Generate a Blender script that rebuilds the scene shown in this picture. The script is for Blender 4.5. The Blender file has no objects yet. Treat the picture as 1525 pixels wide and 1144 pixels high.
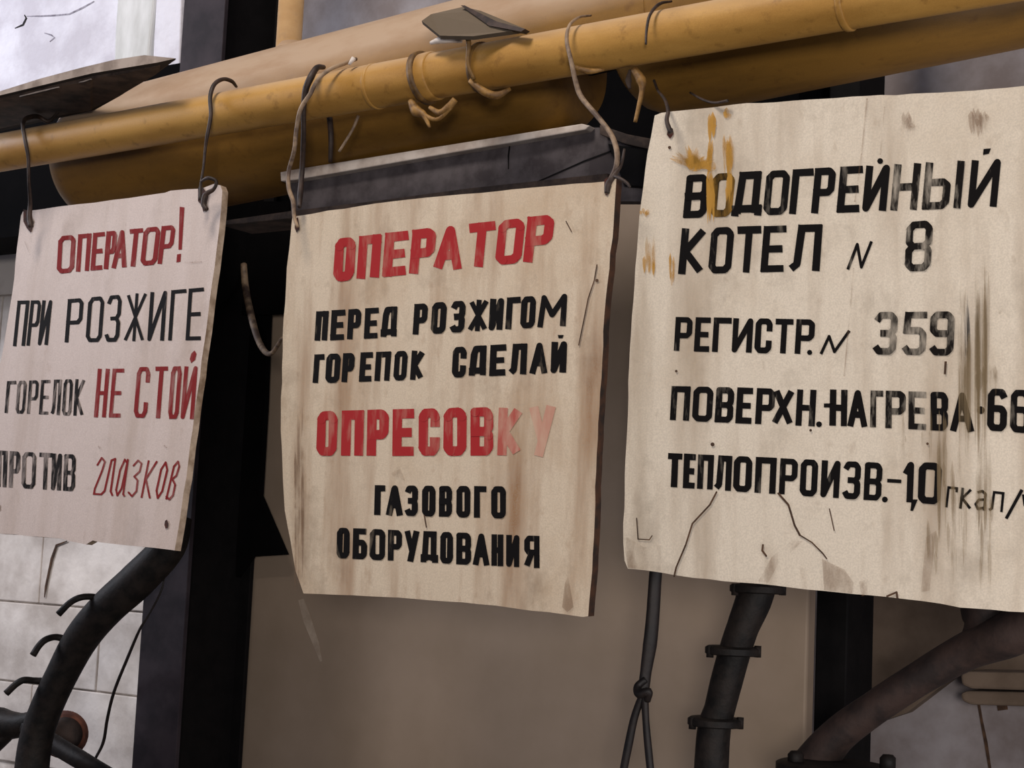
import bpy, bmesh, math, random
from mathutils import Vector, Matrix
random.seed(7)
sc = bpy.context.scene
# ------------------------------------------------------------------ camera
FPX, W, H = 2400.0, 1525, 1144
CAM = Vector((0, 0, 1.75))
_a, _p, _r = math.radians(56.8), math.radians(6), math.radians(2.6)
F0 = Vector((-math.cos(_a), math.sin(_a), 0))
F = (F0*math.cos(_p) + Vector((0, 0, 1))*math.sin(_p)).normalized()
R0 = F.cross(Vector((0, 0, 1))).normalized()
U0 = R0.cross(F)
U = U0*math.cos(_r) - R0*math.sin(_r)
R = R0*math.cos(_r) + U0*math.sin(_r)
cd = bpy.data.cameras.new('camera'); cam = bpy.data.objects.new('camera', cd)
sc.collection.objects.link(cam)
M = Matrix((R, U, -F)).transposed().to_4x4(); M.translation = CAM
cam.matrix_world = M
cd.sensor_width = 36; cd.lens = 36*FPX/W; cd.clip_start = 0.05
sc.camera = cam
# ------------------------------------------------------------------ light
w = bpy.data.worlds.new('world'); sc.world = w; w.use_nodes = True
w.node_tree.nodes['Background'].inputs[0].default_value = (0.75, 0.78, 1.0, 1)
w.node_tree.nodes['Background'].inputs[1].default_value = 0.16

def area(name, loc, target, size, power, col):
    l = bpy.data.lights.new(name, 'AREA'); l.size = size; l.energy = power; l.color = col
    o = bpy.data.objects.new(name, l); sc.collection.objects.link(o)
    o.location = loc
    o.rotation_euler = (Vector(target)-Vector(loc)).to_track_quat('-Z', 'Y').to_euler()
    return o
area('hall_lamp', (-1.3, 0.1, 4.3), (-1.4, 1.9, 2.0), 0.7, 55, (1.0, 0.90, 0.80))
area('camera_side_fill', (0.75, -1.15, 1.85), (-1.3, 1.9, 1.95), 0.4, 39, (1.0, 0.93, 0.87))  # added fill behind the camera, keeps the signs' shadows out of view
area('side_window', (-4.7, 0.7, 3.3), (-3.0, 2.6, 2.3), 1.0, 68, (0.88, 0.90, 1.0))
area('right_fill', (0.5, 1.35, 1.5), (-1.5, 2.3, 1.95), 0.4, 7, (1.0, 0.94, 0.92))  # added fill low at the right, brightens the casing behind the signs
sc.view_settings.view_transform = 'Standard'; sc.view_settings.look = 'None'
sc.view_settings.gamma = 1; sc.view_settings.use_curve_mapping = False
sc.view_settings.exposure = 0.0

# ------------------------------------------------------------------ geometry helpers
def ray(px, py): return F + R*((px-W/2)/FPX) + U*((H/2-py)/FPX)
def at(px, py, Y):
    d = ray(px, py); return CAM + d*(Y/d.y)
def depth(p): return (p-CAM).dot(F)
def onplane(px, py, pl, off=0.0):
    n, c = pl; d = ray(px, py)
    return CAM + d*((c-CAM).dot(n)/d.dot(n)) - n*off

def srgb(r, g, b):
    f = lambda c: (c/255/12.92) if c/255 <= .04045 else ((c/255+.055)/1.055)**2.4
    return (f(r), f(g), f(b), 1)

class N:
    """small wrapper for building node trees"""
    def __init__(s, name):
        s.m = bpy.data.materials.new(name); s.m.use_nodes = True
        s.t = s.m.node_tree; s.b = s.t.nodes['Principled BSDF']
        s.co = s.t.nodes.new('ShaderNodeTexCoord').outputs['Object']
    def new(s, k): return s.t.nodes.new(k)
    def link(s, a, b): s.t.links.new(a, b)
    def noise(s, scale, detail=4, stretch=(1, 1, 1), rough=.6):
        mp = s.new('ShaderNodeMapping'); s.link(s.co, mp.inputs[0]); mp.inputs['Scale'].default_value = stretch
        n = s.new('ShaderNodeTexNoise'); s.link(mp.outputs[0], n.inputs['Vector'])
        n.inputs['Scale'].default_value = scale; n.inputs['Detail'].default_value = detail
        n.inputs['Roughness'].default_value = rough
        return n.outputs['Fac']
    def ramp(s, fac, lo, hi):
        r = s.new('ShaderNodeMapRange'); r.inputs[1].default_value = lo; r.inputs[2].default_value = hi
        s.link(fac, r.inputs[0]); return r.outputs[0]
    def mul(s, a, v):
        r = s.new('ShaderNodeMath'); r.operation = 'MULTIPLY'; s.link(a, r.inputs[0])
        if isinstance(v, (int, float)): r.inputs[1].default_value = v
        else: s.link(v, r.inputs[1])
        return r.outputs[0]
    def mix(s, fac, a, b):
        r = s.new('ShaderNodeMix'); r.data_type = 'RGBA'
        if isinstance(fac, (int, float)): r.inputs[0].default_value = fac
        else: s.link(fac, r.inputs[0])
        for sock, v in ((r.inputs[6], a), (r.inputs[7], b)):
            if isinstance(v, tuple): sock.default_value = v
            else: s.link(v, sock)
        return r.outputs[2]
    def color(s, c):
        if isinstance(c, tuple): s.b.inputs['Base Color'].default_value = c
        else: s.link(c, s.b.inputs['Base Color'])
    def bump(s, fac, strength, dist=.002):
        b = s.new('ShaderNodeBump'); b.inputs['Strength'].default_value = strength; b.inputs['Distance'].default_value = dist
        s.link(fac, b.inputs['Height']); s.link(b.outputs[0], s.b.inputs['Normal'])
    def rough(s, v, metal=0): s.b.inputs['Roughness'].default_value = v; s.b.inputs['Metallic'].default_value = metal
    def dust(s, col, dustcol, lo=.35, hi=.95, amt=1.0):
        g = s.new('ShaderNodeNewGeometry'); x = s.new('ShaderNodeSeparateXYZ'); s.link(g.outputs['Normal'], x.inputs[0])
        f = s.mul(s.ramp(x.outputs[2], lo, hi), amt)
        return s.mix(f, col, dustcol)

def simple(name, c1, c2, scale=30, rough=.8, metal=0, bump=.3, stretch=(1, 1, 1), lo=.4, hi=.62, bscale=None, spec=None, bd=.002):
    n = N(name); f = n.noise(scale, 5, stretch)
    n.color(n.mix(n.ramp(f, lo, hi), c1, c2)); n.rough(rough, metal)
    if bump: n.bump(n.noise(bscale or scale*2, 4, stretch), bump, bd)
    if spec is not None: n.b.inputs['Specular IOR Level'].default_value = spec
    return n.m

def sign_mat(name, base, dirt, edge, strk=.5, blot=.4):
    n = N(name)
    s1 = n.ramp(n.noise(9, 5, (1.6, 1, .22)), .48, .75)
    s2 = n.ramp(n.noise(5, 6), .5, .75)
    s3 = n.ramp(n.noise(60, 4, (1, 1, .6)), .62, .72)
    c = n.mix(n.mul(s1, strk), base, dirt)
    c = n.mix(n.mul(s2, blot), c, edge)
    c = n.mix(n.mul(s3, .25), c, dirt)
    s4 = n.ramp(n.noise(11, 8, (1, 1, .8), .7), .54, .72); c = n.mix(n.mul(s4, blot*.7), c, tuple(v*.5 for v in dirt[:3])+(1,))
    g = n.noise(520, 2); c = n.mix(n.mul(n.ramp(g, .38, .62), .30), c, tuple(v*.55 for v in base[:3])+(1,))
    n.color(c); n.rough(.62); n.b.inputs['Specular IOR Level'].default_value = .3
    n.bump(n.noise(25, 6), .25, .002)
    return n.m
def paint_mat(name, col, wear_lo=.62, wear_hi=.75, amt=.5, scale=60, stretch=(1, 1, .25), base=0.0):
    n = N(name); n.color(col); n.rough(.55); n.b.inputs['Specular IOR Level'].default_value = .25
    f = n.mul(n.ramp(n.noise(scale, 4, stretch), wear_lo, wear_hi), amt)
    if base:
        a = n.new('ShaderNodeMath'); a.operation = 'ADD'; a.use_clamp = True; n.link(f, a.inputs[0]); a.inputs[1].default_value = base; f = a.outputs[0]
    tr = n.new('ShaderNodeBsdfTransparent'); mx = n.new('ShaderNodeMixShader')
    n.link(f, mx.inputs[0]); n.link(n.b.outputs[0], mx.inputs[1]); n.link(tr.outputs[0], mx.inputs[2])
    n.link(mx.outputs[0], n.t.nodes['Material Output'].inputs[0])
    return n.m
def ink_mat(name, col, under, lo, hi, amt, base=0.0, scale=60):
    n = N(name); n.rough(.75); n.b.inputs['Specular IOR Level'].default_value = .1
    f = n.mul(n.ramp(n.noise(scale, 4, (1, 1, .25)), lo, hi), amt)
    a = n.new('ShaderNodeMath'); a.operation = 'ADD'; a.use_clamp = True; n.link(f, a.inputs[0]); a.inputs[1].default_value = base
    n.color(n.mix(a.outputs[0], col, under)); return n.m
def ochre(name, c1, c2, dustc, lo, hi, amt):
    n = N(name)
    c = n.mix(n.ramp(n.noise(14, 6, (.3, 1, 1)), .4, .68), c1, c2)
    c = n.mix(n.mul(n.ramp(n.noise(55, 5), .58, .72), .45), c, srgb(92, 58, 22))
    g = n.mul(n.ramp(n.noise(700, 2), .35, .65), .12); c = n.mix(g, c, srgb(70, 45, 10))
    d = n.mix(n.mul(n.ramp(n.noise(20, 5, (.4, 1, 1)), .42, .62), .5), dustc, srgb(150, 118, 88))
    n.color(n.dust(c, d, lo, hi, amt)); n.rough(.5); n.b.inputs['Specular IOR Level'].default_value = .35
    n.bump(n.noise(40, 5), .2, .002)
    return n.m

MT = {}
MT['sign_left'] = sign_mat('sign_left_paint', srgb(200, 184, 176), srgb(160, 138, 120), srgb(178, 160, 148), .5, .4)
MT['sign_mid'] = sign_mat('sign_middle_paint', srgb(206, 189, 166), srgb(142, 106, 74), srgb(172, 140, 104), 1.0, .65)
MT['sign_right'] = sign_mat('sign_right_paint', srgb(216, 204, 186), srgb(150, 128, 104), srgb(186, 168, 144), .75, .55)
MT['edge_dark'] = simple('board_edge_dark', srgb(74, 44, 24), srgb(34, 22, 14), 40, .8)
MT['edge_light'] = simple('board_edge_light', srgb(186, 166, 146), srgb(128, 106, 84), 30, .8)
UL, UM, UR = srgb(200, 184, 176), srgb(200, 182, 158), srgb(212, 200, 182)
for tagc, un in (('left', UL), ('mid', UM), ('right', UR)):
    MT['black_'+tagc] = ink_mat('black_letter_paint', srgb(13, 10, 10), un, .62, .80, .3)
    MT['worn_'+tagc] = ink_mat('worn_black_letter_paint', srgb(20, 16, 14), un, .46, .72, .55, 0, 90)
MT['stained_ink'] = ink_mat('stained_black_letter_paint', srgb(44, 32, 12), srgb(150, 112, 50), .42, .65, .8)
MT['red_ink'] = ink_mat('red_letter_paint', srgb(158, 42, 44), UM, .52, .82, .35)
MT['dark_red_ink'] = ink_mat('dark_red_letter_paint', srgb(122, 32, 32), UL, .52, .8, .3)
MT['faded_red'] = ink_mat('faded_red_letter_paint', srgb(164, 56, 52), UM, .42, .70, .5, .12)
MT['very_faded_red'] = ink_mat('very_faded_red_letter_paint', srgb(170, 84, 72), UM, .42, .70, .3, .42)
MT['brown_stain'] = paint_mat('brown_stain', srgb(138, 118, 88), .40, .62, .4, 45, (1, 1, .15), .68)
MT['faint_stain'] = paint_mat('faint_brown_stain', srgb(128, 98, 72), .42, .62, .35, 40, (1, 1, .4), .64)
MT['yellow_stain'] = paint_mat('ochre_paint_splash', srgb(190, 142, 60), .42, .6, .6, 55, (1, 1, .3), .25)
MT['crack'] = simple('crack', srgb(52, 34, 22), srgb(84, 58, 38), 60, .9, bump=0)
MT['rust_hole'] = simple('rusty_hole', srgb(34, 16, 10), srgb(74, 30, 16), 90, .9, bump=0)
MT['pipe'] = ochre('ochre_gas_pipe_paint', srgb(186, 142, 72), srgb(156, 113, 50), srgb(196, 168, 136), .3, 1.0, .85)
MT['drum'] = ochre('ochre_header_paint', srgb(138, 100, 40), srgb(104, 74, 28), srgb(174, 150, 126), .0, .38, .97)
MT['ochre_bit'] = simple('ochre_drip', srgb(148, 110, 54), srgb(98, 68, 28), 60, .6)
MT['white_wall'] = simple('whitewash', srgb(226, 224, 232), srgb(200, 196, 204), 7, .9, bump=.5, bscale=22, bd=.008)
MT['white_wall_low'] = simple('whitewashed_block', srgb(232, 224, 217), srgb(186, 176, 168), 5, .9, bump=.45, bscale=22, bd=.006)
MT['white_strip'] = simple('whitewashed_timber', srgb(222, 222, 220), srgb(196, 196, 192), 16, .85, bump=.3, stretch=(1, 1, .3))
MT['mortar'] = simple('mortar', srgb(224, 216, 208), srgb(186, 176, 168), 20, .95)
MT['brown_wall'] = simple('brown_plaster', srgb(108, 92, 78), srgb(88, 73, 60), 9, .9, bump=.3)
MT['grey_wall'] = simple('grey_plaster', srgb(150, 144, 146), srgb(120, 110, 108), 8, .9, bump=.4, lo=.35)
MT['panel'] = simple('beige_sheet_steel', srgb(150, 133, 117), srgb(132, 116, 99), 3.5, .55, bump=.06, lo=.35, hi=.7, spec=.3)
MT['panel_reflection'] = simple('pale_reflection', srgb(176, 160, 144), srgb(150, 134, 118), 30, .6, bump=0)
MT['black_steel'] = simple('black_steel_and_shade', srgb(14, 12, 13), srgb(8, 7, 8), 30, .75, bump=.3, spec=.15)  # dark steel, also carries the shade inside the left post
MT['post_face'] = simple('slate_painted_steel', srgb(54, 47, 52), srgb(37, 32, 37), 14, .7, bump=.3, spec=.2)
MT['grey_beam'] = simple('dark_grey_steel', srgb(92, 86, 88), srgb(66, 60, 62), 22, .7, bump=.4, spec=.2)
MT['pale_flange'] = simple('pale_flange_paint', srgb(206, 196, 188), srgb(170, 156, 146), 20, .8)
MT['brown_steel'] = simple('brown_dirty_steel', srgb(84, 68, 58), srgb(44, 34, 30), 30, .8)
MT['deep_black'] = simple('deep_black_sheet', srgb(9, 8, 9), srgb(5, 5, 6), 10, .95, bump=.2, spec=.05)  # near-black; background darkness put into the colour of the added sheets
MT['iron'] = simple('cast_iron', srgb(36, 30, 27), srgb(17, 15, 14), 40, .6, bump=.5, spec=.22)
MT['rust_pipe'] = simple('rusty_brown_pipe', srgb(60, 44, 38), srgb(36, 25, 22), 26, .75, bump=.6)
MT['valve_red'] = simple('rusty_red_iron', srgb(134, 84, 66), srgb(86, 50, 40), 26, .8)
n = N('dusty_plate'); n.color(n.dust(srgb(62, 50, 35), srgb(112, 98, 80), .3, 1.0, 1)); n.rough(.85); n.bump(n.noise(60), .4); MT['plate'] = n.m
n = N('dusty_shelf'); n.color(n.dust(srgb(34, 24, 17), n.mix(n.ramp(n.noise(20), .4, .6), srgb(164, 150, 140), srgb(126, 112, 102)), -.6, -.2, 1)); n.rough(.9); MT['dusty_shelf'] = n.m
MT['wire'] = simple('dark_wire', srgb(62, 46, 38), srgb(34, 24, 20), 60, .6, .1)
MT['wire_pale'] = simple('painted_wire', srgb(156, 132, 106), srgb(84, 66, 54), 40, .6)
MT['wire_ochre'] = simple('ochre_coated_wire', srgb(120, 88, 40), srgb(70, 48, 24), 40, .6)
MT['cable'] = simple('black_cable', srgb(32, 22, 19), srgb(16, 11, 11), 50, .6)
MT['concrete'] = simple('concrete_floor', srgb(96, 90, 84), srgb(70, 64, 60), 5, .9)

# ------------------------------------------------------------------ object helpers
def tag(o, label=None, cat=None, group=None, kind=None):
    for k, v in (('label', label), ('category', cat), ('group', group), ('kind', kind)):
        if v: o[k] = v
    return o
ROOTLOC = {}
def empty(name, loc, label, cat, group=None):
    o = bpy.data.objects.new(name, None); sc.collection.objects.link(o); o.location = loc; o.empty_display_size = .05
    ROOTLOC[o] = Vector(loc); return tag(o, label, cat, group)
def mesh(name, vs, fs, mats, parent=None, midx=None, smooth=False, bevel=0):
    vs = [Vector(v) for v in vs]
    if parent is None:
        lo = Vector([min(v[i] for v in vs) for i in range(3)]); hi = Vector([max(v[i] for v in vs) for i in range(3)])
        org = Vector(((lo.x+hi.x)/2, (lo.y+hi.y)/2, lo.z))
    else: org = ROOTLOC[parent]
    me = bpy.data.meshes.new(name); me.from_pydata([v-org for v in vs], [], fs)
    if not isinstance(mats, (list, tuple)): mats = [mats]
    for m in mats: me.materials.append(MT[m] if isinstance(m, str) else m)
    if midx:
        for p, i in zip(me.polygons, midx): p.material_index = i
    bm = bmesh.new(); bm.from_mesh(me); bmesh.ops.recalc_face_normals(bm, faces=bm.faces)
    if bevel:
        bmesh.ops.bevel(bm, geom=list(bm.edges), offset=bevel, segments=2, affect='EDGES', profile=.5)
    bm.to_mesh(me); bm.free()
    if smooth:
        for p in me.polygons: p.use_smooth = True
    o = bpy.data.objects.new(name, me); sc.collection.objects.link(o)
    if parent is None: o.location = org
    else: o.parent = parent
    ROOTLOC[o] = org
    return o
def prism(name, front, back_vec, mats, parent=None, bevel=0, edge_mat=False):
    """solid with the given front polygon, pushed along back_vec"""
    k = len(front); vs = list(front)+[v+back_vec for v in front]
    fs = [list(range(k)), list(range(2*k-1, k-1, -1))]+[[i, (i+1) % k, k+(i+1) % k, k+i] for i in range(k)]
    return mesh(name, vs, fs, mats, parent, [0, 1 if edge_mat else 0]+[1 if edge_mat else 0]*k if edge_mat else None, bevel=bevel)
def pxprism(name, pts, Y, d, mats, parent=None, bevel=0, edge_mat=False):
    return prism(name, [at(x, y, Y) for x, y in pts], d if isinstance(d, Vector) else Vector((0, d, 0)), mats, parent, bevel, edge_mat)
def box(name, lo, hi, mat, parent=None, bevel=0):
    x0, y0, z0 = lo; x1, y1, z1 = hi
    return prism(name, [Vector(p) for p in ((x0, y0, z0), (x1, y0, z0), (x1, y0, z1), (x0, y0, z1))], Vector((0, y1-y0, 0)), mat, parent, bevel)
def smooth_path(pts, rad, sub=5):
    if len(pts) < 3: sub = 2
    P = [pts[0]*2-pts[1]]+list(pts)+[pts[-1]*2-pts[-2]]; out = []; ro = []
    for i in range(1, len(P)-2):
        for k in range(sub):
            t = k/sub; a, b, c, d = P[i-1], P[i], P[i+1], P[i+2]
            out.append(.5*((2*b)+(c-a)*t+(2*a-5*b+4*c-d)*t*t+(3*b-a-3*c+d)*t**3))
            ro.append(rad[i-1]*(1-t)+rad[i]*t)
    out.append(pts[-1]); ro.append(rad[-1]); return out, ro
def tube(name, pts, rad, mat, parent=None, seg=12, sub=5, flat=1.0):
    """round bar along 3D points"""
    if not isinstance(rad, (list, tuple)): rad = [rad]*len(pts)
    P, Rr = smooth_path([Vector(p) for p in pts], rad, sub)
    vs = []; fs = []; up = None
    for i, p in enumerate(P):
        t = (P[min(i+1, len(P)-1)]-P[max(i-1, 0)]).normalized()
        if up is None: up = t.orthogonal().normalized()
        up = (up-t*up.dot(t)).normalized(); sd = t.cross(up)
        for k in range(seg):
            a = 2*math.pi*k/seg; vs.append(p+(up*math.cos(a)+sd*math.sin(a)*flat)*Rr[i])
    n_ = len(P)
    for i in range(n_-1):
        for k in range(seg):
            fs.append([i*seg+k, i*seg+(k+1) % seg, (i+1)*seg+(k+1) % seg, (i+1)*seg+k])
    fs.append(list(range(seg))[::-1]); fs.append([(n_-1)*seg+k for k in range(seg)])
    return mesh(name, vs, fs, mat, parent, smooth=True)
def ptube(name, pts, rpx, mat, parent=None, seg=12, sub=5, flat=1.0):
    P = [at(x, y, Y) for x, y, Y in pts]
    rr = rpx if isinstance(rpx, (list, tuple)) else [rpx]*len(P)
    return tube(name, P, [r/FPX*depth(p) for r, p in zip(rr, P)], mat, parent, seg, sub, flat)
def lathe(name, p0, axis, prof, mat, parent=None, seg=48):
    """profile [(distance along axis, radius)]"""
    axis = axis.normalized(); u = axis.orthogonal().normalized(); v = axis.cross(u); vs = []; fs = []
    for s, r in prof:
        for k in range(seg):
            a = 2*math.pi*k/seg; vs.append(p0+axis*s+(u*math.cos(a)+v*math.sin(a))*r)
    for i in range(len(prof)-1):
        for k in range(seg): fs.append([i*seg+k, i*seg+(k+1) % seg, (i+1)*seg+(k+1) % seg, (i+1)*seg+k])
    fs.append(list(range(seg))[::-1]); fs.append([(len(prof)-1)*seg+k for k in range(seg)])
    return mesh(name, vs, fs, mat, parent, smooth=True)
def autosmooth(o, ang=40):
    me = o.data; bm = bmesh.new(); bm.from_mesh(me)
    for e in bm.edges:
        if len(e.link_faces) == 2 and e.calc_face_angle(0) > math.radians(ang): e.smooth = False
    bm.to_mesh(me); bm.free()

# ------------------------------------------------------------------ setting
WY = 2.62
fl = box('floor', (-5.2, -3.0, -.1), (1.6, WY+.2, 0), 'concrete'); tag(fl, 'grey concrete boiler house floor', kind='structure')
back = box('wall_back', (-5.2, WY, 0), (1.6, WY+.2, 4.6), 'grey_wall'); tag(back, 'grey plastered wall behind the boiler', kind='structure')
# whitewashed blocks on the left stretch of the wall
bl = mesh('mortar_bed', [(-5.2, WY-.02, 1.0), (-2.35, WY-.02, 1.0), (-2.35, WY-.02, 2.62), (-5.2, WY-.02, 2.62),
    (-5.2, WY+.001, 1.0), (-2.35, WY+.001, 1.0), (-2.35, WY+.001, 2.62), (-5.2, WY+.001, 2.62)],
    [[0, 1, 2, 3], [4, 5, 6, 7], [0, 1, 5, 4], [3, 2, 6, 7], [0, 3, 7, 4], [1, 2, 6, 5]], 'mortar', back)
zj = at(30, 896, WY).z; course = zj-at(30, 1014, WY).z
xj = at(76, 840, WY).x
meshes = {}
for row in range(-2, 6):
    z0 = zj+row*course
    xo = xj+(0 if row == 0 else (.21 if row % 2 else 0))
    for c in range(-2, 2 if row > -3 else 1):
        x0 = xo+c*.42; x1 = min(x0+.42, -2.36)
        if x1-x0 < .05: continue
        g = .002; key = round(x1-x0, 3), row % 3
        bx = box('brick', (x0+g, WY-.028-random.random()*.003, z0+g), (x1-g, WY-.02, z0+course-g), 'white_wall_low', back, .0022)
# plaster sheet of the upper left wall
pl = mesh('plaster_coat', [at(-300, 190, 2.56), at(176, 190, 2.56), at(184, -60, 2.56), at(-300, -60, 2.56)]+[v+Vector((0, .06, 0)) for v in (at(-300, 190, 2.56), at(176, 190, 2.56), at(184, -60, 2.56), at(-300, -60, 2.56))],
    [[0, 1, 2, 3], [7, 6, 5, 4], [0, 4, 5, 1], [1, 5, 6, 2], [2, 6, 7, 3], [3, 7, 4, 0]], 'white_wall', back)
def ribbon(name, pts, wpx, fn, mat, parent, thick=.0006, nrm=Vector((0, 1, 0))):
    """thin raised line through pixel points mapped by fn"""
    vs = []; fs = []; ws = wpx if isinstance(wpx, (list, tuple)) else [wpx]*len(pts)
    for i, (x, y) in enumerate(pts):
        a = pts[max(i-1, 0)]; b = pts[min(i+1, len(pts)-1)]; dx, dy = b[0]-a[0], b[1]-a[1]; L = math.hypot(dx, dy) or 1
        nx, ny = -dy/L*ws[i]/2, dx/L*ws[i]/2
        p, q = fn(x+nx, y+ny), fn(x-nx, y-ny); vs += [p, q, q+nrm*thick, p+nrm*thick]
    for i in range(len(pts)-1):
        for k in range(4): fs.append([i*4+k, i*4+(k+1) % 4, i*4+4+(k+1) % 4, i*4+4+k])
    fs += [[0, 1, 2, 3], [len(vs)-4, len(vs)-3, len(vs)-2, len(vs)-1]]
    return mesh(name, vs, fs, mat, parent)
fw = lambda x, y: at(x, y, 2.559)
MT['wall_crack'] = simple('hairline_crack', srgb(120, 114, 124), srgb(160, 156, 166), 60, .9, bump=0)
MT['dark_gap'] = simple('dark_gap', srgb(30, 27, 28), srgb(20, 18, 18), 60, .9, bump=0)
ribbon('crack', [(40, 24), (60, 24), (80, 23), (103, 21), (122, 12), (140, 2)], [1, 2, 2.5, 2, 2.5, 1.5], fw, 'wall_crack', back)
ribbon('crack', [(36, 22), (39, 27), (34, 37), (22, 42)], [1, 2.5, 3, 1], fw, 'dark_gap', back)
ribbon('crack', [(66, 49), (76, 52), (81, 56), (74, 62)], [1, 2, 2, 1], fw, 'wall_crack', back)
fb = lambda x, y: at(x, y, WY-.0325)
ribbon('crack', [(100, 806), (84, 812), (77, 832), (73, 850), (68, 874), (66, 890)], [1.5, 3, 3.5, 3, 3, 1], fb, 'crack', back)
# whitewashed timber trims beside the dark post
t1 = pxprism('trim_1', [(169, 130), (170, 60), (178, -60), (232, -60), (229, 10), (222, 75), (218, 130)], 2.50, .10, 'white_strip', bevel=.006); tag(t1, 'rounded whitewashed strip left of the dark post', kind='structure')
t2 = pxprism('trim_2', [(226, 130), (229, 60), (236, -60), (272, -60), (266, 130)], 2.47, .13, 'white_wall', bevel=.003); tag(t2, 'flat whitewashed strip touching the dark post', kind='structure')
gp = pxprism('trim_3', [(158, 140), (168, -60), (240, -60), (232, 140)], 2.585, .03, 'dark_gap'); tag(gp, 'dark joint behind the whitewashed strips', kind='structure')
# right side of the back wall: brown plaster patch, grey plaster, ledge
bw = pxprism('plaster_coat', [(1270, 850), (1560, 850), (1560, 1000), (1440, 1000), (1418, 1010), (1350, 1062), (1310, 1075), (1262, 1082)], 2.59, .03, 'brown_wall', back)
for (y0, y1, yy, d) in ((1000, 1026, 2.50, .10), (1029, 1050, 2.52, .08)):
    tr = pxprism('trim_4', [(1430, y0+4), (1440, y0), (1640, y0+4), (1640, y1+6), (1446, y1), (1432, y1-6)], yy, d, 'brown_wall', bevel=.004); tag(tr, 'upper course of the plastered ledge at the right edge' if y0 == 1000 else 'lower course of the plastered ledge at the right edge', kind='structure')
ribbon('crack', [(1457, 1046), (1462, 1075), (1468, 1105), (1475, 1150)], [4, 4, 5, 4], lambda x, y: at(x, y, 2.6185), 'crack', back)
ribbon('crack', [(1485, 1052), (1500, 1050)], [14, 14], lambda x, y: at(x, y, 2.6185), 'crack', back)

# ------------------------------------------------------------------ boiler casing, posts, beam
cas = empty('boiler_casing', at(760, 1140, 2.25), 'large smooth beige sheet steel casing behind the middle sign', 'boiler')
def edge_pts(xt, yt, Y):
    """bottom point straight below a pixel position"""
    p = at(xt, yt, Y); return p
pl0 = at(340, 700, 2.25).x; pl1 = at(1204, 900, 2.25).x; ztop = at(925, 289, 2.25).z
box('side_sheet', (pl0, 2.25, 1.0), (pl1, 2.28, ztop), 'panel', cas, .004)
fs_ = lambda x, y: at(x, y, 2.2492)
ribbon('reflection_streak', [(448, 893), (458, 925), (470, 958), (478, 985)], [8, 12, 9, 3], fs_, 'panel_reflection', cas)  # reflection on the casing, painted as a pale streak
backing = box('void_backing', (at(330, 300, 2.3).x, 2.26, ztop+.002), (at(1208, 600, 2.34).x, 2.5, 2.62), 'deep_black'); tag(backing, 'added black void-filling hood above the beige casing, under the yellow header', 'backing')  # black sheet added where there is only a dark void
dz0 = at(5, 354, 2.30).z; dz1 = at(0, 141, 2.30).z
dk = box('dark_infill', (-3.9, 2.30, dz0), (at(262, 300, 2.3).x, 2.45, dz1), 'deep_black'); tag(dk, 'added black duct behind the yellow pipes left of the dark post', 'infill')  # black box added to fill the dark area behind the pipes
# steel post of the left, H section
def post(name, x0, Y, wf, dp, zr, label, face='post_face'):
    t = empty(name, (x0+wf/2, Y+dp/2, zr[0]), label, 'post')
    box('front_flange', (x0, Y, zr[0]), (x0+wf, Y+.009, zr[1]), face, t, .001)
    box('web', (x0+wf/2-.004, Y+.009, zr[0]), (x0+wf/2+.004, Y+dp-.009, zr[1]), 'black_steel', t)  # shadowed cavity: shade put into the black of web and rear flange
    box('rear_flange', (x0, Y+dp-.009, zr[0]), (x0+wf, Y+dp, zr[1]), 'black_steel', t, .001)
    return t
xa = at(206, 1000, 2.07).x; xb = at(270, 1000, 2.07).x
lp = post('steel_post', xa, 2.07, xb-xa, .17, (0, 3.2), 'dark steel post between the left and middle signs')
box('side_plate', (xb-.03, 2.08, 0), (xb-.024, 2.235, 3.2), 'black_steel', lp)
pxprism('gusset_plate', [(352, 300), (430, 300), (432, 466), (399, 466), (394, 600), (386, 738), (424, 826), (374, 829), (352, 860)], 2.215, .012, 'deep_black', lp)
pxprism('gusset_plate', [(330, 330), (440, 312), (440, 466), (330, 470)], 2.19, .012, 'deep_black', lp)
xa = at(1214, 960, 2.34).x; xb = at(1262, 960, 2.34).x
rp = empty('steel_post', ((xa+xb)/2, 2.4, 0), 'black steel post below the right sign', 'post')
box('shaft', (xa, 2.34, 0), (xb, 2.45, 3.2), 'black_steel', rp, .003)

bm_ = empty('channel_beam', at(660, 250, 1.88), 'dark grey steel beam with a pale flange above the middle sign', 'beam')
pxprism('top_flange', [(417, 256), (432, 253), (866, 184), (878, 187), (872, 193), (440, 268), (418, 270)], 1.82, .10, 'pale_flange', bm_, .0015)
pxprism('web', [(430, 262), (870, 190), (892, 190), (1000, 222), (1000, 300), (905, 300), (436, 345)], 1.835, .02, 'grey_beam', bm_)
pxprism('bottom_flange', [(330, 329), (433, 314), (560, 299), (700, 280), (905, 258), (905, 272), (560, 312), (330, 336)], 1.822, .07, 'brown_steel', bm_, .001)
ribbon('crack', [(915, 223), (870, 240), (800, 271)], [2, 2.5, 2], lambda x, y: at(x, y, 1.834), 'black_steel', bm_)
ribbon('crack', [(759, 216), (757, 232), (757, 252)], [2, 2, 1], lambda x, y: at(x, y, 1.834), 'black_steel', bm_)
sb = empty('steel_bracket', at(950, 250, 1.90), 'short dark bracket between the middle and right signs behind their wires', 'bracket')
pxprism('bracket_arm', [(893, 186), (935, 200), (1010, 214), (1010, 232), (930, 214), (893, 200)], 1.815, .012, 'brown_steel', sb, .001)
pxprism('bracket_foot', [(905, 214), (1010, 228), (1010, 282), (930, 276)], 1.818, .012, 'black_steel', sb, .001)

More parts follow.
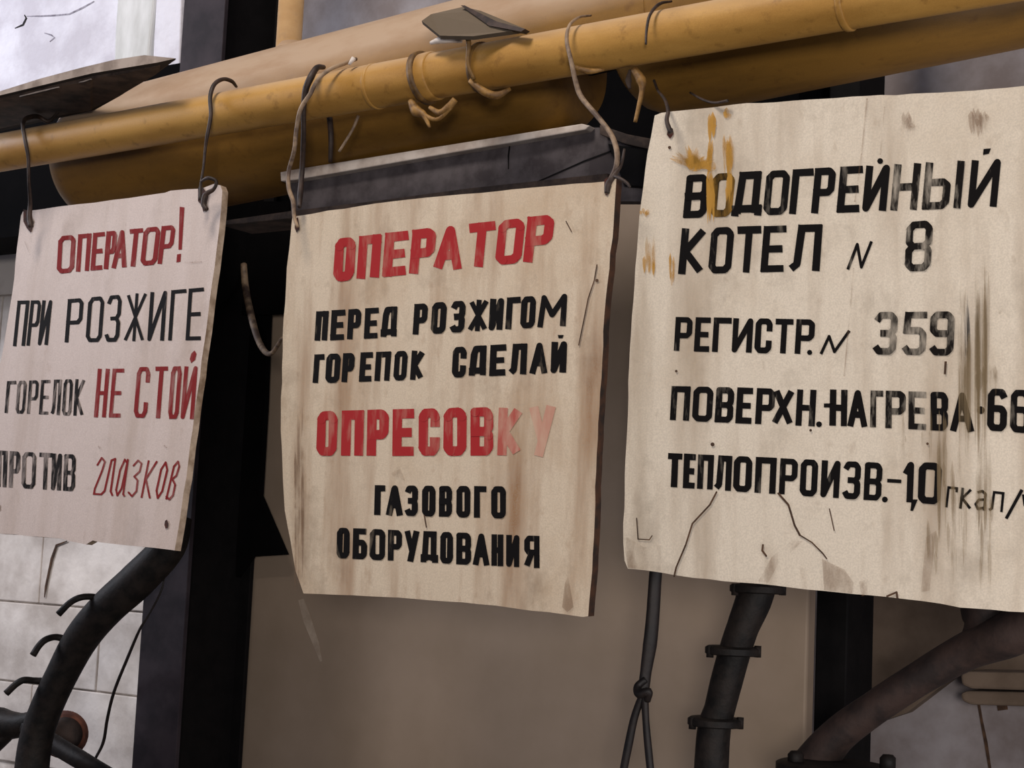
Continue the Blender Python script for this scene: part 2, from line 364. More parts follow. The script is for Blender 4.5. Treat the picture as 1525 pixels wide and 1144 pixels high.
# ------------------------------------------------------------------ yellow header and gas pipe
A0 = at(452, 174, 1.872); A1 = at(1300, -22, 1.872); ax = (A1-A0).normalized(); RB = .1135
def sx(px):      # distance along the header axis at pixel column px
    d = ray(px, 174-(px-452)*.231); q = CAM+d*(1.872/d.y); return (q-A0).dot(ax)
hd = empty('gas_header', A0-Vector((0, 0, RB)), 'wide dusty ochre yellow header drum behind the thin yellow pipe', 'pipe')
s0 = sx(165); s1 = sx(845)
prof = [(s0-.085*math.cos(t), RB*math.sin(t)) for t in [math.radians(a) for a in (2, 12, 25, 40, 55, 70, 80)]]+[(s0, RB), (s1-.05, RB), (s1-.02, RB*.97), (s1, RB*.88), (s1+.012, RB*.8)]
lathe('drum', A0, ax, prof, 'drum', hd, 72)
# raised neck between the two drum sections, then the second section
s2 = sx(950)
def half_shell(name, sa, sb_, r0, r1, a0, a1, mat, parent, seg=40):
    up = (Vector((0, 0, 1))-ax*ax.z).normalized(); sd = ax.cross(up); vs = []; fs = []
    if sd.y > 0: sd = -sd
    for i in range(seg+1):
        a = math.radians(a0+(a1-a0)*i/seg); d = sd*math.cos(a)+up*math.sin(a)
        for s_, r_ in ((sa, r1), (sb_, r1), (sb_, r0), (sa, r0)): vs.append(A0+ax*s_+d*r_)
    for i in range(seg):
        for j in range(4): fs.append([i*4+j, i*4+(j+1) % 4, i*4+4+(j+1) % 4, i*4+4+j])
    fs += [[0, 1, 2, 3], [seg*4+j for j in range(4)]]
    o = mesh(name, vs, fs, mat, parent, smooth=True); autosmooth(o); return o
half_shell('saddle_plate', s1-.05, s2+.07, RB*.93, RB+.0006, -10, 172, 'drum', hd)
lathe('neck', A0+Vector((0, .03, .03)), ax, [(s1-.06, RB*.45), (s2+.06, RB*.45)], 'black_steel', hd, 32)
s3 = sx(1700)
lathe('drum', A0, ax, [(s2-.002, RB*.74), (s2+.012, RB*.88), (s2+.035, RB*.97), (s2+.065, RB), (s3, RB)], 'drum', hd, 72)
# riser out of the drum
rz = at(431, 50, 1.872); rz.y = 1.872
rr = 19/FPX*depth(rz)
ri = lathe('riser_pipe', rz-Vector((0, 0, .05)), Vector((0, 0, 1)), [(0, rr), (.0, rr), (.45, rr)], 'pipe', hd, 32)
lathe('weld_collar', A0+ax*(rz-A0).dot(ax)+Vector((0, 0, RB-.004)), Vector((0, 0, 1)), [(0, rr*1.6), (.006, rr*1.3), (.014, rr*1.04)], 'drum', hd, 32)
r2 = at(943, 0, 1.872); lathe('riser_pipe', r2-Vector((0, 0, .02)), Vector((0, 0, 1)), [(0, .006), (.4, .006)], 'pipe', hd, 16)

# thin pipe
B0 = at(450, 148, 1.70); dv = ray(-2950, 750).normalized(); RT = .0308
tp = empty('gas_pipe', B0-Vector((0, 0, RT)), 'thin ochre yellow gas pipe from which the three signs hang', 'pipe')
lathe('pipe_body', B0, -dv, [(-1.6, RT), (-.8, RT), (0, RT), (.8, RT), (1.6, RT)], 'pipe', tp, 48)
def axis_pt(px):
    q = (148-(px-450)*.1755); d = ray(px, q); t = (B0-CAM); # intersect with vertical plane holding the axis
    n_ = dv.cross(Vector((0, 0, 1))).normalized(); return CAM+d*(t.dot(n_)/d.dot(n_))
def band(px, r, wdt, name, mat, lean=0):
    p = axis_pt(px); a = (-dv+Vector((0, 0, lean))).normalized()
    return lathe(name, p, a, [(-wdt, RT+.0004), (-wdt*.8, RT+r), (wdt*.8, RT+r), (wdt, RT+.0004)], mat, tp, 40)
band(632, .0055, .005, 'clamp_band', 'wire_ochre', .12); band(640, .0022, .012, 'clamp_band', 'pipe', .05)
band(718, .0030, .0035, 'clamp_band', 'wire_ochre', -.1); band(1262, .0012, .004, 'weld_seam', 'pipe'); band(560, .001, .003, 'weld_seam', 'pipe')
# hardened paint drips under the clamp
for pts, r in (([(612, 150, 1.69), (620, 165, 1.69), (632, 172, 1.69), (640, 190, 1.69)], [5, 9, 5, 2]),
               ([(640, 160, 1.69), (655, 168, 1.69), (668, 160, 1.69), (678, 148, 1.69)], [3, 5, 6, 5]),
               ([(622, 166, 1.69), (650, 178, 1.69), (672, 160, 1.69)], [4, 3, 3]),
               ([(700, 120, 1.675), (720, 136, 1.68), (740, 142, 1.69), (760, 132, 1.70)], [4, 6, 6, 3]),
               ([(852, 98, 1.67), (875, 106, 1.68), (900, 104, 1.69)], [3, 5, 2])):
    ptube('paint_drip', pts, r, 'ochre_bit', tp, 10)
ptube('white_dab', [(642, 64, 1.665), (660, 59, 1.66), (688, 60, 1.668)], [3, 6, 4], 'pale_flange', tp, 10)
ptube('white_dab', [(520, 96, 1.67), (527, 87, 1.675)], [2, 4], 'pale_flange', tp, 10)

# folded angle plate on top of the thin pipe
ap = empty('angle_plate', at(700, 50, 1.70), 'bent dusty metal plate sitting on top of the thin yellow pipe', 'plate')
v = [at(628, 31, 1.66), at(642, 21, 1.68), at(690, 10, 1.72), at(716, 16, 1.70), at(782, 43, 1.69), at(762, 46, 1.665), at(704, 54, 1.645), at(655, 53, 1.645)]
mesh('plate_sheet', v+[q-Vector((0, -.003, .004)) for q in v], [list(range(8)), list(range(15, 7, -1))]+[[i, (i+1) % 8, 8+(i+1) % 8, 8+i] for i in range(8)], 'plate', ap)
v = [at(686, 8, 1.70), at(692, 8, 1.70), at(740, 32, 1.665), at(782, 43, 1.655), at(776, 47, 1.655), at(728, 38, 1.665)]
mesh('plate_lip', v+[q+Vector((0, .012, 0)) for q in v], [list(range(6)), list(range(11, 5, -1))]+[[i, (i+1) % 6, 6+(i+1) % 6, 6+i] for i in range(6)], 'wire', ap)
ptube('plate_stem', [(697, 50, 1.66), (698, 70, 1.66), (697, 95, 1.663), (706, 118, 1.672)], [4, 4, 3, 3], 'wire_ochre', ap)
# dusty shelf at upper left, its rear edge cut off at a slant
def slant(name, pts, Y, v_, mat, parent):
    fr = [at(x, y, Y) for x, y in pts]; bk = [p+v_*max(.03, min(1, (264-x)/120)) for p, (x, y) in zip(fr, pts)]; k = len(fr)
    return mesh(name, fr+bk, [list(range(k)), list(range(2*k-1, k-1, -1))]+[[i, (i+1) % k, k+(i+1) % k, k+i] for i in range(k)], mat, parent)
sh = empty('metal_shelf', at(120, 130, 1.68), 'thin dusty shelf sheet at the upper left above the yellow pipes', 'shelf')
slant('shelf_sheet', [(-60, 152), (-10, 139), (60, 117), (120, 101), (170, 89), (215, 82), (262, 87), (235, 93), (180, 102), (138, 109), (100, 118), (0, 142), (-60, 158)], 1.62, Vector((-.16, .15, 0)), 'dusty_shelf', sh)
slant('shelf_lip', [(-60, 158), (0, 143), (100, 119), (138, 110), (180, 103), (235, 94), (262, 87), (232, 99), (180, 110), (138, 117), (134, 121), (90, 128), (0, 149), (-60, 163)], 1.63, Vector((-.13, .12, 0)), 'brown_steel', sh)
ptube('pale_edge_strip', [(30, 144, 1.628), (60, 137, 1.628), (88, 130, 1.628)], [1.5, 2.5, 1.5], 'dusty_shelf', sh, 8)
ptube('pale_edge_strip', [(118, 123, 1.628), (128, 121, 1.628), (136, 118, 1.628)], [1, 2, 1.5], 'dusty_shelf', sh, 8)

# ------------------------------------------------------------------ lettering
G = {}
O_ = [(0, .1), (.2, 0), (.8, 0), (1, .1), (1, .9), (.8, 1), (.2, 1), (0, .9), (0, .1)]
G['О'] = [O_]; G['П'] = [[(0, 1), (0, 0), (1, 0), (1, 1)]]; G['Е'] = [[(1, 0), (0, 0), (0, 1), (1, 1)], [(0, .5), (.85, .5)]]
G['Р'] = [[(0, 1), (0, 0), (.8, 0), (1, .08), (1, .46), (.8, .55), (0, .55)]]
G['А'] = [[(0, 1), (.5, 0), (1, 1)], [(.22, .7), (.78, .7)]]; G['Т'] = [[(0, 0), (1, 0)], [(.5, 0), (.5, 1)]]
G['И'] = [[(0, 0), (0, 1), (1, 0), (1, 1)]]; G['Й'] = G['И']
G['З'] = [[(0, .14), (.2, 0), (.8, 0), (1, .1), (1, .4), (.8, .5), (.4, .5)], [(.8, .5), (1, .6), (1, .9), (.8, 1), (.2, 1), (0, .88)]]
G['Ж'] = [[(.5, 0), (.5, 1)], [(0, 0), (.5, .5), (0, 1)], [(1, 0), (.5, .5), (1, 1)]]
G['Г'] = [[(0, 1), (0, 0), (1, 0)]]; G['Л'] = [[(0, 1), (.2, .9), (.3, 0), (1, 0), (1, 1)]]
G['Л1'] = [[(-.12, 1), (.02, .95), (.12, .8), (.14, 0), (1, 0), (1, 1)]]
G['К'] = [[(0, 0), (0, 1)], [(1, 0), (.1, .5), (1, 1)]]; G['Н'] = [[(0, 0), (0, 1)], [(1, 0), (1, 1)], [(0, .5), (1, .5)]]
G['С'] = [[(1, .25), (1, .1), (.8, 0), (.2, 0), (0, .1), (0, .9), (.2, 1), (.8, 1), (1, .9), (1, .75)]]
G['В'] = [[(0, 0), (0, 1), (.8, 1), (1, .9), (1, .6), (.8, .5), (1, .4), (1, .1), (.8, 0), (0, 0)], [(0, .5), (.8, .5)]]
G['М'] = [[(0, 1), (.1, 0), (.5, .65), (1, 0), (1, 1)]]
G['Д'] = [[(.1, .93), (.2, 0), (.85, 0), (.85, .93)], [(0, 1), (0, .9), (1, .9), (1, 1)]]
G['Д1'] = [[(.05, .9), (.15, .2), (.3, 0), (.95, 0), (.95, .9)], [(0, .96), (0, .88), (1, .88), (1, .96)]]
G['У'] = [[(0, 0), (.45, .6)], [(1, 0), (.4, 1)]]
G['Б'] = [[(.9, 0), (0, 0), (0, 1), (.8, 1), (1, .9), (1, .55), (.8, .45), (0, .45)]]
G['Я'] = [[(1, 1), (1, 0), (.2, 0), (0, .1), (0, .42), (.2, .52), (1, .52)], [(.5, .52), (0, 1)]]
G['Ы'] = [[(0, 0), (0, 1), (.5, 1), (.62, .9), (.62, .5), (.5, .42), (0, .42)], [(1, 0), (1, 1)]]
G['Х'] = [[(0, 0), (1, 1)], [(1, 0), (0, 1)]]
G['8'] = [[(.2, 0), (.8, 0), (1, .1), (1, .4), (.8, .5), (1, .6), (1, .9), (.8, 1), (.2, 1), (0, .9), (0, .6), (.2, .5), (0, .4), (0, .1), (.2, 0)], [(.2, .5), (.8, .5)]]
G['3'] = G['З']; G['5'] = [[(1, 0), (.1, 0), (.05, .42), (.8, .42), (1, .52), (1, .9), (.8, 1), (.2, 1), (0, .88)]]
G['9'] = [[(1, .5), (.2, .5), (0, .4), (0, .1), (.2, 0), (.8, 0), (1, .1), (1, .9), (.8, 1), (.2, 1), (0, .88)]]
G['6'] = [[(1, .14), (.8, 0), (.2, 0), (0, .1), (0, .9), (.2, 1), (.8, 1), (1, .9), (1, .55), (.8, .46), (0, .46)]]
G['1'] = [[(0, .25), (1, 0), (1, 1)]]; G['0'] = G['О']
G['г'] = [[(.1, .2), (.5, 0), (.9, .1), (.7, .35), (.1, .85), (.05, 1), (.7, 1)]]
G['л'] = [[(-.1, 1), (.2, .9), (.55, .05), (.9, 0), (.8, .9), (1, 1)]]
G['а'] = [[(.9, .1), (.6, 0), (.2, .3), (0, .85), (.2, 1), (.6, .8), (.95, 0), (.85, .95), (1, 1)]]
G['з'] = [[(.2, .15), (.6, 0), (1, .08), (.9, .3), (.4, .45), (.8, .55), (.8, .85), (.4, 1), (0, .9)]]
G['к'] = [[(.25, 0), (0, 1)], [(1, 0), (.2, .5), (.75, 1)]]
G['о'] = [[(.7, 0), (.25, .2), (0, .8), (.25, 1), (.7, .8), (1, .2), (.7, 0)]]
G['в'] = [[(0, 1), (.4, .1), (.8, -.05), (1, .08), (.8, .35), (.4, .45), (.8, .6), (.7, .9), (.35, 1.02), (0, .95)]]
G['гп'] = [[(0, 1), (.05, 0), (1, 0), (1, .15)]]; G['лп'] = [[(0, 1), (.2, .9), (.25, 0), (1, 0), (1, 1)]]
G['кп'] = [[(.05, 0), (0, 1)], [(.9, 0), (.1, .5), (1, 1)]]
G['ап'] = [[(.1, .1), (.6, 0), (1, .15), (1, 1)], [(1, .45), (.3, .5), (0, .75), (.3, 1), (1, .9)]]

class Ink:
    W_SCALE = 1.14
    """collects flat brush strokes on one sign plane"""
    def __init__(s, pl, off): s.pl = pl; s.off = off; s.parts = []; s.grp = None; s.v = []; s.f = []
    def open(s): s.v, s.f = [], []; s.parts.append((s.v, s.f)); s.grp = True
    def close(s): s.grp = None
    def poly(s, pts):
        if not s.grp: s.v, s.f = [], []; s.parts.append((s.v, s.f))
        k = len(pts); b = len(s.v)
        top = [onplane(x, y, s.pl, s.off+len(s.f)*.00003) for x, y in pts]
        s.v += top; s.f.append(list(range(b, b+k)))
    def seg(s, a, b, w):
        dx, dy = b[0]-a[0], b[1]-a[1]; L = math.hypot(dx, dy) or 1; nx, ny = -dy/L*w/2, dx/L*w/2
        w2 = random.uniform(.93, 1.07)
        s.poly([(a[0]+nx, a[1]+ny), (b[0]+nx*w2, b[1]+ny*w2), (b[0]-nx*w2, b[1]-ny*w2), (a[0]-nx, a[1]-ny)])
    def disc(s, c, r, k=10): s.poly([(c[0]+r*math.cos(6.2832*i/k), c[1]+r*math.sin(6.2832*i/k)) for i in range(k)])
    def line(s, pts, w):
        own = not s.grp
        if own: s.open()
        s._line(pts, w)
        if own: s.close()
    def _line(s, pts, w):
        m = len(pts); closed = m > 3 and pts[0] == pts[-1]
        dirs = []
        for i in range(m-1):
            dx, dy = pts[i+1][0]-pts[i][0], pts[i+1][1]-pts[i][1]; L = math.hypot(dx, dy) or 1; dirs.append((dx/L, dy/L))
        ax_ = [abs(d[0]) < .28 or abs(d[1]) < .28 for d in dirs]
        sharp = lambda i, j: ax_[i] and ax_[j] and abs(dirs[i][0]*dirs[j][0]+dirs[i][1]*dirs[j][1]) < .45
        for i in range(m-1):
            e0 = e1 = 0; d = dirs[i]; p, q = pts[i], pts[i+1]
            if i == 0 and not closed: e0 = w*.46 if ax_[i] else w*.12
            if i > 0 and sharp(i-1, i): e0 = w*.47
            if i == m-2 and not closed: e1 = w*.46 if ax_[i] else w*.12
            if i < m-2 and sharp(i, i+1): e1 = w*.47
            s.seg((p[0]-d[0]*e0, p[1]-d[1]*e0), (q[0]+d[0]*e1, q[1]+d[1]*e1), w)
        for i in range(m):
            if 0 < i < m-1 and sharp(i-1, i): continue
            if (i in (0, m-1)) and not closed and w > 3.5: continue
            s.disc(pts[i], w/2)
    def build(s, name, mat, parent, label=None):
        for v_, f_ in s.parts:
            me = mesh(name, v_, f_, mat, parent)
            if label: me['label'] = label
    def streaks(s, x0, y0, x1, y1, n_, wmin=1.5, wmax=4, lean=0):
        """one brushed smear made of many slim tapering strokes"""
        s.open()
        for i in range(n_):
            x = random.uniform(x0, x1); a = y0+(y1-y0)*random.random()**1.5*.55; b = y1-(y1-y0)*random.random()**1.5*.55
            w_ = random.uniform(wmin, wmax); m = (a+b)/2; dx = lean*(b-a)
            s.poly([(x, a), (x+w_*.6+dx*.3, a*.7+b*.3), (x+w_*.4+dx*.7, a*.2+b*.8), (x+dx, b), (x-w_*.4+dx*.6, a*.4+b*.6), (x-w_*.5+dx*.2, a*.8+b*.2)])
        s.close()

def word(ink, chars, bounds, q, w, inkmap=None):
    """chars painted into the pixel quad q = (TLx,TLy, TRx,TRy, BRx,BRy, BLx,BLy); bounds = x-ranges at mid height"""
    w *= Ink.W_SCALE
    TL, TR, BR, BL = (q[0], q[1]), (q[2], q[3]), (q[4], q[5]), (q[6], q[7])
    xl = (TL[0]+BL[0])/2; xr = (TR[0]+BR[0])/2
    def mp(X, v_):
        u = (X-xl)/(xr-xl); t = (TL[0]+(TR[0]-TL[0])*u, TL[1]+(TR[1]-TL[1])*u); b = (BL[0]+(BR[0]-BL[0])*u, BL[1]+(BR[1]-BL[1])*u)
        return (t[0]+(b[0]-t[0])*v_, t[1]+(b[1]-t[1])*v_)
    hgt = ((BL[1]-TL[1])+(BR[1]-TR[1]))/2
    w_ = w
    for ch, (x0, x1) in zip(chars, bounds):
        w = w_*(.8 if ch == 'Ж' else .9 if ch == 'М' else 1)
        tgt = (inkmap or {}).get((ch, x0), ink); tgt.open()
        for st in G[ch]:
            tgt._line([mp(x0+w/2+(x1-x0-w)*a, (w/2+(hgt-w)*b)/hgt) for a, b in st], w*random.uniform(.95, 1.05))
        tgt.close()

def board(root, pl, outline, thick, face, edge, jit=.8):
    pts = []
    for i, a in enumerate(outline):
        b = outline[(i+1) % len(outline)]; L = math.hypot(b[0]-a[0], b[1]-a[1]); k = max(1, int(L/22))
        for j in range(k):
            t = j/k; jj = jit if j else 0
            pts.append((a[0]+(b[0]-a[0])*t+random.uniform(-jj, jj), a[1]+(b[1]-a[1])*t+random.uniform(-jj, jj)))
    fr = [onplane(x, y, pl) for x, y in pts]
    return prism('board', fr, pl[0]*thick, [face, edge], root, edge_mat=True)
def plane(n_, c): n_ = Vector(n_).normalized(); return (n_, Vector(c)+Vector((0, 0, CAM.z)))
PL_L = plane((.1196, .9913, -.0557), (-1.881, 1.70, .2549))
PL_M = plane((.0551, .998, .0315), (-1.2279, 1.70, .1961))
PL_R = plane((.0054, .9983, .0581), (-.6683, 1.70, .2502))
INK, ST = .0005, .0015

Ink.W_SCALE = 1.02
# --- left sign
sl = empty('warning_sign', onplane(110, 800, PL_L), 'leftmost white sign, red exclamation line over black and red lettering', 'sign')
bd = board(sl, PL_L, [(31, 322), (34, 315), (60, 312), (118, 304), (140, 302), (246, 287), (254, 284), (300, 281), (318, 274), (328, 276), (331, 284), (326, 345), (312, 450), (298, 560), (280, 690), (267, 780), (260, 820), (254, 819), (150, 808), (138, 805), (128, 811), (104, 806), (90, 802), (0, 795), (-40, 791), (-12, 600), (6, 512), (18, 438)], .011, 'sign_left', 'edge_light')
k = Ink(PL_L, INK)
word(k, 'ОПЕРАТОР', [(86, 112), (115, 135), (137, 155), (157, 173), (169, 191), (191, 211), (212, 237), (238, 259)], (89, 352, 262, 335, 255, 392, 86, 408), 6.6)
k.poly([(268, 308), (275, 309), (271, 372), (266, 372)]); k.poly([(264, 379), (270, 378), (269, 390), (263, 391)])
k.build('letter', 'dark_red_ink', sl, 'dark red capital')
k = Ink(PL_L, INK)
word(k, 'ПРИ', [(23, 41), (43, 59), (60, 75)], (28, 448, 77, 447, 70, 514, 21, 516), 5)
word(k, 'РОЗЖИГЕ', [(99, 123), (130, 154), (158, 180), (187, 217), (222, 247), (253, 276), (279, 302)], (103, 446, 303, 428, 298, 507, 98, 510), 5.6)
k.build('letter', 'black_left', sl)
k = Ink(PL_L, INK)
word(k, ['Г', 'О', 'Р', 'Е', 'Л1', 'О', 'К'], [(9, 23), (25, 39), (42, 57), (60, 74), (78, 91), (94, 108), (111, 126)], (11, 568, 128, 564, 125, 620, 7, 615), 4.6)
word(k, ['П', 'Р', 'О', 'Т', 'И', 'В'], [(-4, 11), (14, 30), (33, 54), (58, 78), (77, 92), (95, 113)], (-3, 671, 114, 677, 112, 732, -5, 725), 6)
k.build('letter', 'worn_left', sl)
k = Ink(PL_L, INK)
word(k, 'НЕ', [(143, 161), (165, 183)], (147, 549, 186, 549, 180, 622, 141, 622), 6)
word(k, 'СТОЙ', [(202, 222), (229, 248), (253, 269), (272, 292)], (205, 547, 295, 545, 289, 625, 199, 622), 6)
k.poly([(285, 527), (290, 522), (293, 527), (291, 536), (285, 541), (283, 535)])
k.build('letter', 'dark_red_ink', sl, 'dark red capital')
k = Ink(PL_L, INK)
word(k, 'глазков', [(141, 157), (154, 172), (174, 190), (193, 210), (213, 232), (234, 249), (250, 266)], (144, 680, 270, 689, 263, 745, 138, 737), 2.8)
k.build('letter', 'dark_red_ink', sl, 'thin red italic letter')
k = Ink(PL_L, ST)
k.poly([(247, 776), (250, 774), (252, 780), (251, 786), (248, 788), (246, 782)]); k.poly([(-3, 750), (1, 752), (1, 760), (-3, 761)])
k.poly([(36, 312), (43, 314), (51, 330), (47, 347), (41, 340), (36, 330)]); k.poly([(296, 280), (303, 279), (311, 290), (308, 303), (310, 312), (304, 316), (301, 305), (296, 300)])
k.build('nail_hole', 'rust_hole', bd)
k = Ink(PL_L, ST); k.line([(277, 391), (288, 391), (301, 390)], 1.6); k.line([(38, 360), (46, 380)], 1); k.line([(148, 665), (150, 668)], 2); k.line([(246, 664), (249, 667)], 2)
k.build('stain', 'faint_stain', bd)

Ink.W_SCALE = 1.24
# --- middle sign
sm = empty('warning_sign', onplane(660, 900, PL_M), 'middle hanging sign, large red top word and fading red word halfway down', 'sign')
bd = board(sm, PL_M, [(434, 335), (436, 319), (441, 322), (560, 303), (660, 292), (740, 285), (832, 276), (905, 270), (918, 266), (914, 330), (900, 470), (888, 700), (882, 850), (876, 918), (868, 919), (738, 902), (616, 892), (546, 888), (500, 886), (452, 884), (440, 850), (424, 760), (418, 640), (421, 500), (427, 400)], .013, 'sign_mid', 'edge_dark')
k = Ink(PL_M, INK)
word(k, 'ОПЕРАТОР', [(498, 529), (533, 567), (572, 607), (612, 648), (648, 690), (696, 736), (740, 780), (783, 823)], (501, 356, 826, 319, 818, 388, 497, 420), 11)
word(k, 'ОПРЕСОВ', [(472, 503), (509, 542), (547, 579), (585, 617), (624, 655), (661, 695), (701, 735)], (474, 613, 736, 606, 736, 679, 472, 679), 11)
k.build('letter', 'red_ink', sm, 'bold red capital')
k = Ink(PL_M, INK); word(k, 'К', [(742, 777)], (743, 607, 779, 606, 776, 679, 741, 679), 11); k.build('letter', 'faded_red', sm, 'faded red capital letter')
k = Ink(PL_M, INK); word(k, 'У', [(789, 825)], (790, 606, 826, 604, 822, 680, 789, 680), 11); k.build('letter', 'very_faded_red', sm, 'almost worn off red capital letter')
k = Ink(PL_M, INK)
word(k, ['П', 'Е', 'Р', 'Е', 'Д1'], [(470, 489), (493, 514), (518, 538), (543, 564), (568, 592)], (472, 464, 593, 456, 591, 503, 469, 508), 7)
word(k, 'РОЗЖИГОМ', [(616, 637), (643, 665), (671, 693), (698, 727), (729, 750), (754, 775), (776, 798), (802, 844)], (618, 453, 846, 437, 843, 486, 615, 499), 7.4)
word(k, ['Г', 'О', 'Р', 'Е', 'П', 'О', 'К'], [(467, 483), (486, 507), (510, 528), (536, 555), (559, 582), (587, 607), (612, 632)], (470, 528, 634, 521, 631, 566, 467, 571), 7)
word(k, ['С', 'Д1', 'Е', 'Л', 'А', 'Й'], [(674, 695), (699, 725), (730, 754), (758, 785), (790, 816), (821, 844)], (675, 517, 846, 508, 844, 555, 673, 563), 7.6)
k.poly([(831, 499), (840, 499), (838, 504), (832, 504)])
word(k, 'ГАЗОВОГО', [(558, 574), (576, 600), (603, 623), (629, 649), (654, 674), (680, 701), (706, 725), (732, 754)], (559, 723, 754, 724, 754, 773, 558, 767), 7.4)
word(k, ['О', 'Б', 'О', 'Р', 'У', 'Д', 'О', 'В', 'А', 'Н', 'И', 'Я'], [(502, 521), (526, 547), (551, 574), (578, 599), (603, 624), (627, 653), (656, 675), (680, 702), (705, 729), (732, 750), (754, 774), (781, 804)], (503, 786, 804, 798, 804, 847, 502, 831), 7)
k.build('letter', 'black_mid', sm)
k = Ink(PL_M, ST); k.poly([(580, 706), (598, 698), (604, 716), (596, 713)]); k.poly([(838, 904), (842, 870), (847, 858), (851, 880), (855, 904), (846, 912)]); k.streaks(440, 590, 452, 880, 8, 2, 5)
k.build('stain', 'faint_stain', bd)
k = Ink(PL_M, ST); k.line([(890, 395), (886, 418), (877, 445), (870, 480), (863, 514)], 1.8); k.line([(844, 330), (852, 345)], 1.5); k.line([(633, 768), (636, 785)], 2); k.disc((890, 418), 2.5)
k.build('crack', 'crack', bd)
k = Ink(PL_M, ST); k.poly([(440, 326), (445, 324), (447, 341), (443, 347), (440, 340)]); k.poly([(901, 268), (906, 264), (911, 275), (905, 292), (901, 288)]); k.build('nail_hole', 'rust_hole', bd)

Ink.W_SCALE = 1.14
# --- right sign
sr = empty('boiler_sign', onplane(1250, 880, PL_R), 'large rightmost sign, all black lettering, ochre paint splashes and cracks', 'sign')
bd = board(sr, PL_R, [(975, 172), (985, 168), (1000, 166), (1062, 160), (1090, 156), (1180, 150), (1290, 143), (1400, 138), (1525, 128), (1640, 119), (1626, 520), (1612, 924), (1525, 912), (1430, 905), (1400, 899), (1320, 889), (1225, 880), (1135, 870), (1080, 866), (1007, 857), (985, 853), (935, 847), (930, 835), (928, 780), (934, 640), (938, 520), (946, 400), (955, 300), (964, 230)], .009, 'sign_right', 'edge_dark', 1.0)
k = Ink(PL_R, INK); kw = Ink(PL_R, INK); ks = Ink(PL_R, INK)
q = (1025, 261, 1489, 236, 1482, 309, 1019, 325)
word(k, 'ВОДОГРЕЙНЫЙ', [(1020, 1055), (1059, 1093), (1092, 1137), (1139, 1175), (1178, 1210), (1211, 1243), (1249, 1283), (1287, 1323), (1329, 1369), (1376, 1434), (1444, 1488)], q, 9.5, {('О', 1059): ks, ('Н', 1329): kw, ('Й', 1444): k, ('Ы', 1376): kw})
k.disc((1311, 240), 4.5, 8); k.poly([(1465, 222), (1476, 221), (1473, 229), (1464, 231)])
word(k, 'КОТЕЛ', [(1013, 1050), (1057, 1092), (1096, 1132), (1135, 1170), (1176, 1223)], (1018, 340, 1226, 334, 1221, 404, 1012, 409), 9.5)
word(kw, '8', [(1349, 1388)], (1351, 331, 1391, 328, 1387, 403, 1347, 405), 9)
word(k, 'РЕГИСТР', [(1005, 1031), (1035, 1058), (1062, 1089), (1091, 1121), (1125, 1150), (1154, 1181), (1185, 1213)], (1007, 472, 1215, 476, 1212, 528, 1004, 523), 7.4); k.disc((1206, 525), 4, 8)
word(kw, '359', [(1301, 1336), (1344, 1380), (1385, 1421)], (1304, 465, 1422, 464, 1419, 530, 1300, 528), 8.6)
k.line([(1223, 527), (1235, 501), (1243, 524), (1265, 493)], 4.5); k.line([(1263, 401), (1277, 364), (1283, 398), (1298, 360)], 4.5)
word(k, 'ПОВЕРХН', [(999, 1028), (1032, 1062), (1066, 1093), (1097, 1121), (1126, 1154), (1151, 1182), (1186, 1215)], (1001, 575, 1216, 580, 1213, 636, 998, 626), 8.2); k.disc((1220, 632), 4.5, 8); k.line([(1230, 604), (1238, 604)], 6)
word(k, 'НАГРЕВА', [(1236, 1262), (1263, 1292), (1296, 1316), (1319, 1349), (1353, 1380), (1386, 1412), (1416, 1450)], (1236, 580, 1449, 585, 1449, 644, 1235, 634), 8.2, {('Г', 1296): kw, ('Р', 1319): kw, ('Е', 1353): kw})
k.disc((1461, 611), 6, 8)
word(k, '66', [(1471, 1500), (1505, 1535)], (1472, 579, 1536, 581, 1534, 646, 1470, 641), 8.6)
word(k, ['Т', 'Е', 'П', 'Л', 'О', 'П', 'Р', 'О', 'И', 'З', 'В'], [(994, 1016), (1018, 1036), (1039, 1063), (1064, 1090), (1093, 1120), (1125, 1156), (1161, 1188), (1192, 1218), (1223, 1251), (1255, 1282), (1287, 1314)], (995, 675, 1316, 689, 1313, 747, 993, 725), 8); k.disc((1318, 744), 4.5, 8)
k.line([(1324, 716), (1340, 717)], 5.5)
word(k, '10', [(1344, 1361), (1368, 1402)], (1344, 687, 1404, 690, 1401, 752, 1342, 748), 9); k.poly([(1358, 744), (1367, 744), (1360, 761), (1356, 761)])
word(k, ['гп', 'кп', 'ап', 'лп'], [(1409, 1426), (1430, 1448), (1452, 1469), (1473, 1495)], (1412, 724, 1496, 733, 1493, 763, 1409, 756), 3.4)
k.line([(1522, 730), (1499, 772)], 5); k.line([(1524, 738), (1526, 752), (1538, 752)], 3.4); k.line([(1540, 737), (1538, 768)], 3.4)
k.build('letter', 'black_right', sr); kw.build('letter', 'worn_right', sr, 'worn black character'); ks.build('letter', 'stained_ink', sr, 'ochre stained black letter')
k = Ink(PL_R, ST)
k.open()
for i in range(26):
    a_ = random.uniform(-2.9, .1); r_ = random.uniform(14, 30)*(1.25 if -1.8 < a_ < -1.3 or a_ < -2.6 else 1); cx, cy = 1035, 248; c_, s__ = math.cos(a_), math.sin(a_); ww = random.uniform(3, 6)
    k.poly([(cx-s__*ww, cy+c_*ww), (cx+c_*r_*.7-s__*ww*.8, cy+s__*r_*.7+c_*ww*.8), (cx+c_*r_*1.15, cy+s__*r_*1.25), (cx+c_*r_*.7+s__*ww*.8, cy+s__*r_*.7-c_*ww*.8), (cx+s__*ww, cy-c_*ww)])
